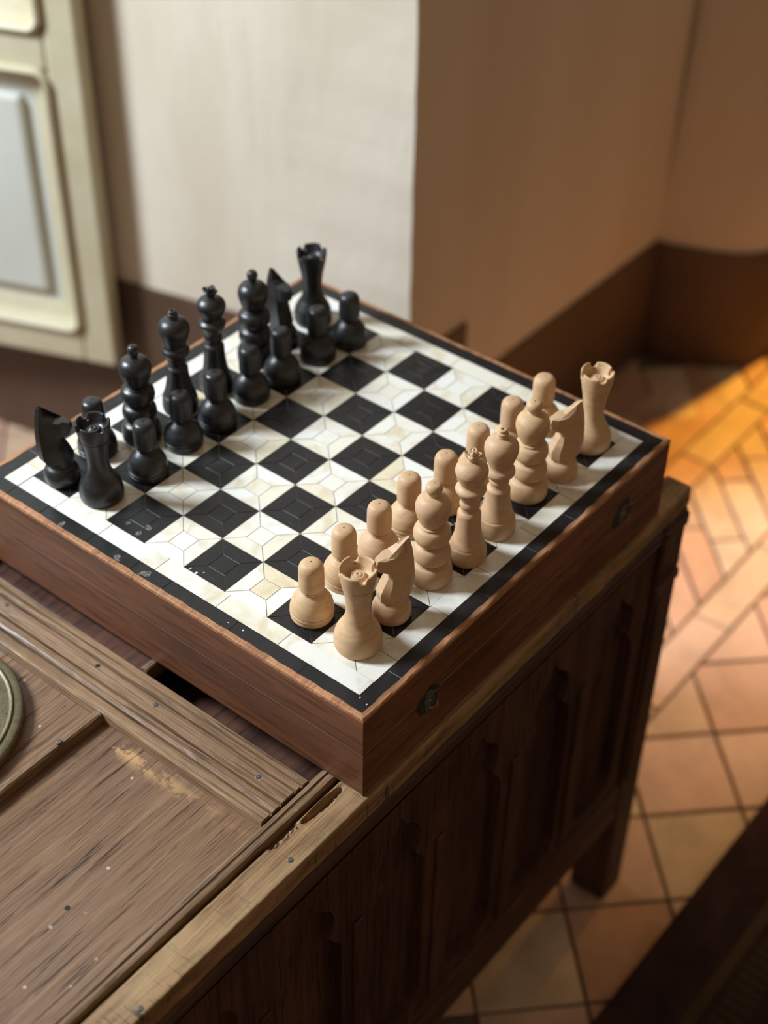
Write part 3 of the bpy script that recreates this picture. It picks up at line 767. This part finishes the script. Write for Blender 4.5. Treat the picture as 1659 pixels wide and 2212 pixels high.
ij[2] = [I0] + [x * S for x in (0.2, 1.6, 2.9, 4.3, 5.6, 6.9)] + [I1]
ij[1] = [0.0] + [x * S for x in (1.3, 2.7, 4.1, 5.5, 6.8)] + [8 * S]
border(I0, I1, iw, ij, 'ivory_strip', M['ivory'], 'i')
kw = I0 - K0
kj = {0: [K0 + kw] + [x * S for x in (0.35, 1.75, 2.85, 4.35, 5.55, 6.85, 7.9)] + [K1], 1: [K0 + kw] + [x * S for x in (0.7, 2.1, 3.6, 5.0, 6.4, 7.6)] + [K1 - kw],
      2: [K0] + [x * S for x in (0.5, 1.6, 3.0, 4.4, 5.8, 7.2)] + [K1], 3: [K0] + [x * S for x in (0.72, 2.3, 3.9, 4.7, 5.85, 7.1, 8.0)] + [K1 - kw]}
border(K0, K1, kw, kj, 'black_strip', M['horn'], 'k')
# chipped spots and paint spots on the board
def blob(r, seed, h):
    rr = random.Random(seed); n = 14; pts = []
    for i in range(n):
        a = 2 * math.pi * i / n; q_ = r * rr.uniform(0.65, 1.15); pts.append((q_ * math.cos(a) * 1.35, q_ * math.sin(a)))
    return prism(pts, -0.0004, h, h * 0.6)
for i, (u, v_, r) in enumerate([(-0.60, 6.54, 2.0), (-0.58, 5.08, 2.4), (-0.56, 4.40, 2.9), (0.13, 5.27, 1.9), (0.34, 5.23, 2.2), (0.20, 5.62, 1.3)]):
    o = obj('chip', blob(r * 0.00125, i, 0.00022), M['chip'], top_half); o.location = Vector((u * S, v_ * S, 0)) - BX; o.rotation_euler = (0, 0, i * 1.1)
for i, (u, v_, r) in enumerate([(0.05, 3.88, 0.7), (0.03, 3.72, 1.0), (0.12, 3.62, 0.6), (-0.52, 2.42, 0.5), (-0.50, 2.10, 0.7), (-0.47, -0.60, 0.6), (-0.42, -0.42, 0.5), (3.3, 3.35, 0.4)]):
    o = obj('paint_spot', blob(r * 0.001, 40 + i, 0.00018), M['spot'], top_half); o.location = Vector((u * S, v_ * S, 0)) - BX
# two broken latches on the long side
def latch(x, z, seed):
    rr = random.Random(seed)
    def plate(pts, y0, y1):
        me = prism(pts, 0, y0 - y1, 0.0003); me.transform(Matrix(((1, 0, 0, x), (0, 0, -1, y0), (0, 1, 0, z), (0, 0, 0, 1)))); return me
    yb = BL
    st = plate([(0.013 * math.cos(a) * rr.uniform(.8, 1.1), 0.0135 * math.sin(a) * rr.uniform(.8, 1.1)) for a in [i * 0.483 for i in range(13)]], yb, yb - 0.0005)
    bpart('latch_stain', st, M['stain'], label='dark worn stain round the latch')
    pl = bpart('latch_plate', plate([(-0.004, -0.010), (0.004, -0.009), (0.0055, 0.000), (0.003, 0.009), (-0.003, 0.010), (-0.0055, 0.001)], yb - 0.0004, yb - 0.0016), M['iron'])
    def wire(pts, r):
        bm = bmesh.new()
        prev = None
        for p in pts:
            ring = [bm.verts.new((x + p[0] + r * math.cos(a), yb + p[1], z + p[2] + r * math.sin(a))) for a in [k * math.pi / 3 for k in range(6)]]
            if prev:
                for k in range(6): bm.faces.new((prev[k], prev[(k + 1) % 6], ring[(k + 1) % 6], ring[k]))
            else: bm.faces.new(ring)
            prev = ring
        bm.faces.new(prev); return bm_mesh(bm)
    bpart('latch_hook', wire([(0.002, -0.0012, 0.007), (0.0035, -0.0035, 0.0085), (0.0055, -0.0050, 0.0105), (0.007, -0.0058, 0.013)], 0.0009), M['latch'], label='bent brass hook')
    bpart('latch_hook', wire([(0.000, -0.0012, -0.007), (0.002, -0.0032, -0.0072), (0.0045, -0.0045, -0.006), (0.006, -0.0036, -0.0035)], 0.0010), M['latch'], label='bent brass hook')
    nail = lathe([(0, 1.2), (1.0, 1.0), (1.5, 0.2), (1.5, -0.5)], 10); nail.transform(Matrix(((1, 0, 0, x - 0.001), (0, 0, -1, yb - 0.0017), (0, 1, 0, z + 0.001), (0, 0, 0, 1))))
    bpart('latch_pin', nail, M['latch'])
latch(0.0400, -0.0400, 1); latch(0.2870, -0.0345, 2)

# ------------------------------------------------------------------ chess pieces
def rook_parts():
    body = lathe(curve_prof([(0, 0), (15.4, 0, 1), (16.5, 2.5), (16.8, 5.5), (16.4, 10), (15.0, 15), (12.6, 19.5), (10.3, 23.6), (8.9, 28.2), (8.3, 33.3), (8.5, 39.5), (9.0, 44.6), (9.8, 49.7), (10.9, 54.6, 1), (0, 54.6)]), 64)
    rr = random.Random(4); nt = [(0.55, 5.0, 0.24), (2.10, 4.2, 0.26), (3.72, 5.2, 0.22), (5.25, 4.4, 0.25)]
    def mod(r, z, a):
        if z > 63.5:
            d = 0
            for na, dep, wd in nt:
                x = abs((a - na + math.pi) % (2 * math.pi) - math.pi)
                if x < wd: d = max(d, dep * (1 - (x / wd) ** 2.2))
            z -= d * min(1.0, max(0.0, z - 64.8) / 3.5) + 0.3 * math.sin(a * 5 + 1) * (z > 68)
        return r, z
    crown = lathe(curve_prof([(0, 54.9), (10.6, 54.9, 1), (11.0, 55.6), (11.9, 60), (12.6, 65), (12.9, 69.0, 1), (12.5, 69.7), (11.7, 69.9), (10.9, 69.2, 1), (9.7, 66.6), (8.0, 63.4), (6.8, 62.2, 1), (5.6, 61.8), (5.2, 62.8), (4.2, 64.2), (3.2, 64.0), (2.4, 64.6), (1.0, 64.7), (0.5, 64.0), (0, 64.0)], 4), 128, mod)
    return [('body', body, 40, None), ('battlement', crown, 35, None)]
def pawn_parts():
    base = lathe(curve_prof([(0, 0), (14.4, 0, 1), (15.2, 1.5), (15.3, 3.2, 1), (14.7, 3.6), (15.3, 4.0, 1), (15.5, 5.2), (15.4, 6.4, 1), (14.8, 6.8), (15.3, 7.2, 1), (15.2, 10), (13.8, 15), (11.0, 19.5), (8.9, 21.8), (7.6, 23.0, 1), (7.2, 23.3), (7.9, 23.8, 1), (8.0, 24.6), (7.1, 25.1, 1), (0, 25.1)]), 56)
    head = lathe(curve_prof([(0, 25.1), (7.1, 25.1, 1), (8.2, 25.8), (8.8, 27.2), (8.9, 32), (8.85, 39), (8.7, 43), (8.1, 45.6), (6.6, 47.8), (4.0, 48.9), (0.7, 49.2, 1), (0.6, 48.4), (0, 48.4)]), 56)
    return [('base', base, 40, None), ('head', head, 50, None)]
def bishop_parts(fr=1.0):
    body = lathe(curve_prof([(0, 0), (14.4, 0, 1), (15.4, 2), (15.7, 6), (15.2, 10.5), (13.4, 14.6), (10.9, 16.4, 1), (11.4, 16.9), (11.2, 17.5), (10.3, 17.9, 1), (12.5, 19.8), (13.5, 23.6), (13.4, 27.4), (12.2, 31), (9.8, 33.0, 1), (10.5, 33.5), (10.3, 34.0), (9.5, 34.4, 1), (12.0, 36.6), (13.3, 40.4), (13.1, 44.2), (11.8, 47.4), (9.0, 49.4, 1), (9.8, 49.9), (9.5, 50.5), (8.2, 51, 1), (0, 51)]), 60)
    head = lathe(curve_prof([(0, 51), (8.2, 51, 1), (10.4, 55.5), (12.3, 62.5), (12.5, 66.8), (11.3, 70.8), (8.4, 73.9), (4.2, 75.4, 1), (0, 75.4)]), 60)
    fin = lathe(curve_prof([(0, 75.2), (4.3 * fr, 75.2, 1), (3.9 * fr, 76.6), (4.9 * fr, 78.5), (6.1 * fr, 81.2), (5.7 * fr, 83.8), (4.0 * fr, 85.6), (0.7, 86.3, 1), (0.6, 85.6), (0, 85.6)]), 32)
    return [('body', body, 40, None), ('head', head, 50, None), ('finial', fin, 50, None)]
def king_parts():
    body = lathe(curve_prof([(0, 0), (13.2, 0, 1), (14.2, 3), (14.2, 8), (13.3, 12.4), (12.7, 13.6, 1), (12.3, 14.1), (12.2, 14.8, 1), (10.8, 19), (9.7, 24), (8.8, 32), (8.4, 42.3, 1), (7.7, 43.8), (6.5, 45.4), (6.4, 47.6, 1), (7.2, 49.4), (7.3, 51.5), (6.6, 53.6, 1), (7.0, 55.4, 1), (0, 55.4)]), 60)
    col = lathe(curve_prof([(0, 55.2), (7.0, 55.2, 1), (8.4, 58.2), (10.2, 61.6, 1), (10.9, 63.2), (10.7, 64.8), (9.8, 65.9, 1), (8.2, 67.4), (7.8, 68.9, 1), (0, 68.9)]), 60)
    head = lathe(curve_prof([(0, 68.7), (7.8, 68.7, 1), (9.2, 72), (11.3, 77.6), (11.6, 80.6), (10.5, 83.8), (7.4, 86.8), (3.4, 88.2, 1), (0, 88.2)]), 60)
    def mod(r, z, a):
        k = max(0.0, min(1.0, (z - 89) / 4.0)); return r * (1 + k * 0.20 * math.cos(4 * a)), z + k * 0.45 * math.cos(4 * a)
    crown = lathe([(0, 88), (3.3, 88), (3.0, 89), (3.8, 90.5), (5.0, 92.6), (5.7, 94.0), (5.0, 94.9), (3.4, 93.6), (2.6, 93.4), (2.9, 94.6), (2.6, 95.9), (1.4, 96.6), (0, 96.7)], 48, mod)
    return [('body', body, 40, None), ('collar', col, 40, None), ('head', head, 50, None), ('crown', crown, 30, None)]
def queen_parts():
    body = lathe(curve_prof([(0, 0), (13.6, 0, 1), (14.5, 3), (14.5, 9), (13.7, 14.2), (13.1, 15.4, 1), (12.7, 15.9), (12.6, 16.6, 1), (11.2, 21), (9.9, 27), (8.9, 34), (8.6, 40.5, 1), (7.9, 41.6), (6.7, 43.2), (6.5, 45.4, 1), (7.3, 47.0), (7.2, 48.6), (6.7, 49.6, 1), (0, 49.6)]), 60)
    col = lathe(curve_prof([(0, 49.4), (6.8, 49.4, 1), (8.6, 51.8), (10.6, 54.6, 1), (11.1, 56.6), (10.5, 58.8, 1), (9.2, 60.6), (8.9, 62.6, 1), (0, 62.6)]), 60)
    head = lathe(curve_prof([(0, 62.4), (8.9, 62.4, 1), (9.6, 65), (11.6, 71.5), (12.4, 76.5), (11.6, 80.6), (8.6, 84.4), (4.0, 86.4, 1), (0, 86.4)]), 60)
    fin = lathe(curve_prof([(0, 86), (3.9, 86.2, 1), (4.1, 87.2), (3.7, 88.0, 1), (4.2, 89.0), (4.0, 90.2, 1), (3.2, 90.8), (3.3, 92.4), (2.6, 93.2), (1.3, 93.3, 1), (1.1, 91.8), (0, 91.8)]), 32)
    return [('body', body, 40, None), ('collar', col, 40, None), ('head', head, 50, None), ('finial', fin, 40, None)]
def knight_parts():
    base = lathe(curve_prof([(0, 0), (12.4, 0, 1), (13.4, 2), (13.8, 6), (13.2, 10), (11.4, 13.6), (9.4, 15.6), (8.6, 16.6, 1), (9.0, 17.4), (8.4, 18.4, 1), (0, 18.4)]), 56)
    # carved head, side outline facing +y: (forward, height, half thickness)
    out = [(-8.5, 18.2, 7.0), (-12.6, 22.5, 7.2), (-13.6, 33, 6.6), (-13.2, 46, 5.6), (-12.2, 57, 4.2), (-10.6, 67.0, 1.6), (-8.6, 66.0, 1.8), (-4.8, 60.5, 4.2), (0.5, 57.0, 5.2), (6.0, 56.8, 5.0), (10.6, 55.4, 4.0), (11.4, 50.5, 3.8), (9.6, 45.0, 4.2), (4.2, 43.2, 5.0), (3.0, 40.5, 5.6), (6.4, 33, 6.6), (9.4, 25, 7.0), (8.8, 18.2, 7.0)]
    out = [(f_ * 1.13, z, h * 1.12) for f_, z, h in out]; bm = bmesh.new()
    mid = [(-3.0 if p[1] < 40 else (-5.0 if p[0] < 0 else 1.0), 18.2 if p[1] < 19 else 18 + (p[1] - 18) * 0.93) for p in out]
    rings = []
    for s in (-1, 1):
        full = [bm.verts.new((s * h * 0.52 * 0.001, f_ * 0.001, z * 0.001)) for f_, z, h in out]
        ins = [bm.verts.new((s * h * 0.001, (f_ * 0.62 + m_[0] * 0.38) * 0.001, ((z * 0.9 + m_[1] * 0.1) if z > 19 else z) * 0.001)) for (f_, z, h), m_ in zip(out, mid)]
        rings.append((full, ins))
    n = len(out)
    for full, ins in rings:
        for i in range(n):
            j = (i + 1) % n; bm.faces.new((full[i], full[j], ins[j], ins[i]))
        bm.faces.new(ins)
    for i in range(n):
        j = (i + 1) % n; bm.faces.new((rings[0][0][i], rings[0][0][j], rings[1][0][j], rings[1][0][i]))
    bmesh.ops.triangulate(bm, faces=[f for f in bm.faces if len(f.verts) > 4])
    return [('base', base, 40, None), ('horse_head', bm_mesh(bm), 20, None)]
LIB = {'rook': rook_parts, 'pawn': pawn_parts, 'bishop': bishop_parts, 'king': king_parts, 'queen': queen_parts, 'knight': knight_parts}
cache = {}
def piece(kind, colour, u, v_, label, group, rot=0.0, tilt=(0, 0)):
    mt = M['light'] if colour == 'light' else M['black']
    if (kind, colour) not in cache:
        ps = LIB[kind](0.74) if (kind == 'bishop' and colour == 'black') else LIB[kind]()
        for nm, me, sm, _ in ps:
            me.materials.append(mt)
            for p in me.polygons: p.use_smooth = True
            me.set_sharp_from_angle(angle=math.radians(sm))
        cache[(kind, colour)] = ps
    r = empty(kind, (u * S, v_ * S, 0.00005), label, 'chess piece', group)
    r.rotation_euler = (tilt[0], tilt[1], rot)
    for nm, me, sm, _ in cache[(kind, colour)]:
        o = bpy.data.objects.new(nm, me); COL.objects.link(o); o.parent = r
    return r
GL, GB = 'light wooden chess pieces', 'black chess pieces'
rp = random.Random(9)
def R_(): return rp.uniform(0, 6.28)
piece('rook', 'light', 0.50, 0.385, "light wooden rook beside the knight on the king's half of its row", GL, 0.35)
piece('knight', 'light', 1.42, 0.40, 'light wooden knight between the bishop next to the king and a rook', GL, 1.15)
piece('bishop', 'light', 2.60, 0.46, 'light wooden ringed bishop standing beside the light king', GL, 1.0)
piece('king', 'light', 3.44, 0.285, 'tall light wooden king with small crown-shaped finial', GL, 0.5)
piece('queen', 'light', 4.37, 0.315, 'tall light wooden queen with knobbed finial beside the light king', GL, 2.0)
piece('bishop', 'light', 5.61, 0.48, 'light wooden ringed bishop standing beside the light queen', GL, 3.0)
piece('knight', 'light', 6.50, 0.33, 'light wooden knight between the bishop next to the queen and a rook', GL, 1.0)
piece('rook', 'light', 7.65, 0.40, "light wooden rook beside the knight on the queen's half of its row", GL, 1.9)
tl = ["the rook on the king's half", "the knight on the king's half", "the bishop beside the king", "the king", "the queen", "the bishop beside the queen", "the knight on the queen's half", "the rook on the queen's half"]
for t_, (u, v_) in zip(tl, [(0.545, 1.447), (1.563, 1.582), (2.452, 1.515), (3.416, 1.602), (4.342, 1.472), (5.388, 1.506), (6.488, 1.502), (7.511, 1.464)]):
    piece('pawn', 'light', u, v_, 'light wooden pawn in front of %s' % t_.replace('the ', 'the light ', 1), GL, R_())
piece('knight', 'black', 0.30, 7.50, 'black carved knight standing next to a rook and two pawns', GB, math.pi + 0.62)
piece('rook', 'black', 0.435, 6.56, 'black rook standing in front of the knight, out of its row', GB, 2.4)
piece('pawn', 'black', 1.33, 7.63, 'black pawn in the back row between knight and bishop', GB, R_())
piece('bishop', 'black', 2.20, 7.30, 'black ringed bishop standing beside the black queen', GB, R_())
piece('queen', 'black', 3.35, 7.38, 'tall black queen with knobbed finial', GB, R_())
piece('king', 'black', 4.31, 7.30, 'tall black king with small crown-shaped finial', GB, 0.3)
piece('bishop', 'black', 5.60, 7.39, 'black ringed bishop standing beside the black king', GB, R_())
piece('knight', 'black', 6.45, 7.42, 'black carved knight between a bishop and the rook at the row end', GB, math.pi - 0.1)
piece('rook', 'black', 7.49, 7.45, 'black rook at the board corner behind two pawns', GB, 0.9)
bl = ['the black back-row pawn', 'the black bishop beside the queen', 'the black queen', 'the black king', 'the black bishop beside the king', 'the black knight beside the corner rook', 'the black corner rook']
for t_, (u, v_) in zip(bl, [(1.479, 6.39), (2.557, 6.512), (3.479, 6.481), (4.555, 6.559), (5.432, 6.505), (6.492, 6.439), (7.335, 6.287)]):
    piece('pawn', 'black', u, v_, 'black pawn in front of %s' % t_, GB, R_())
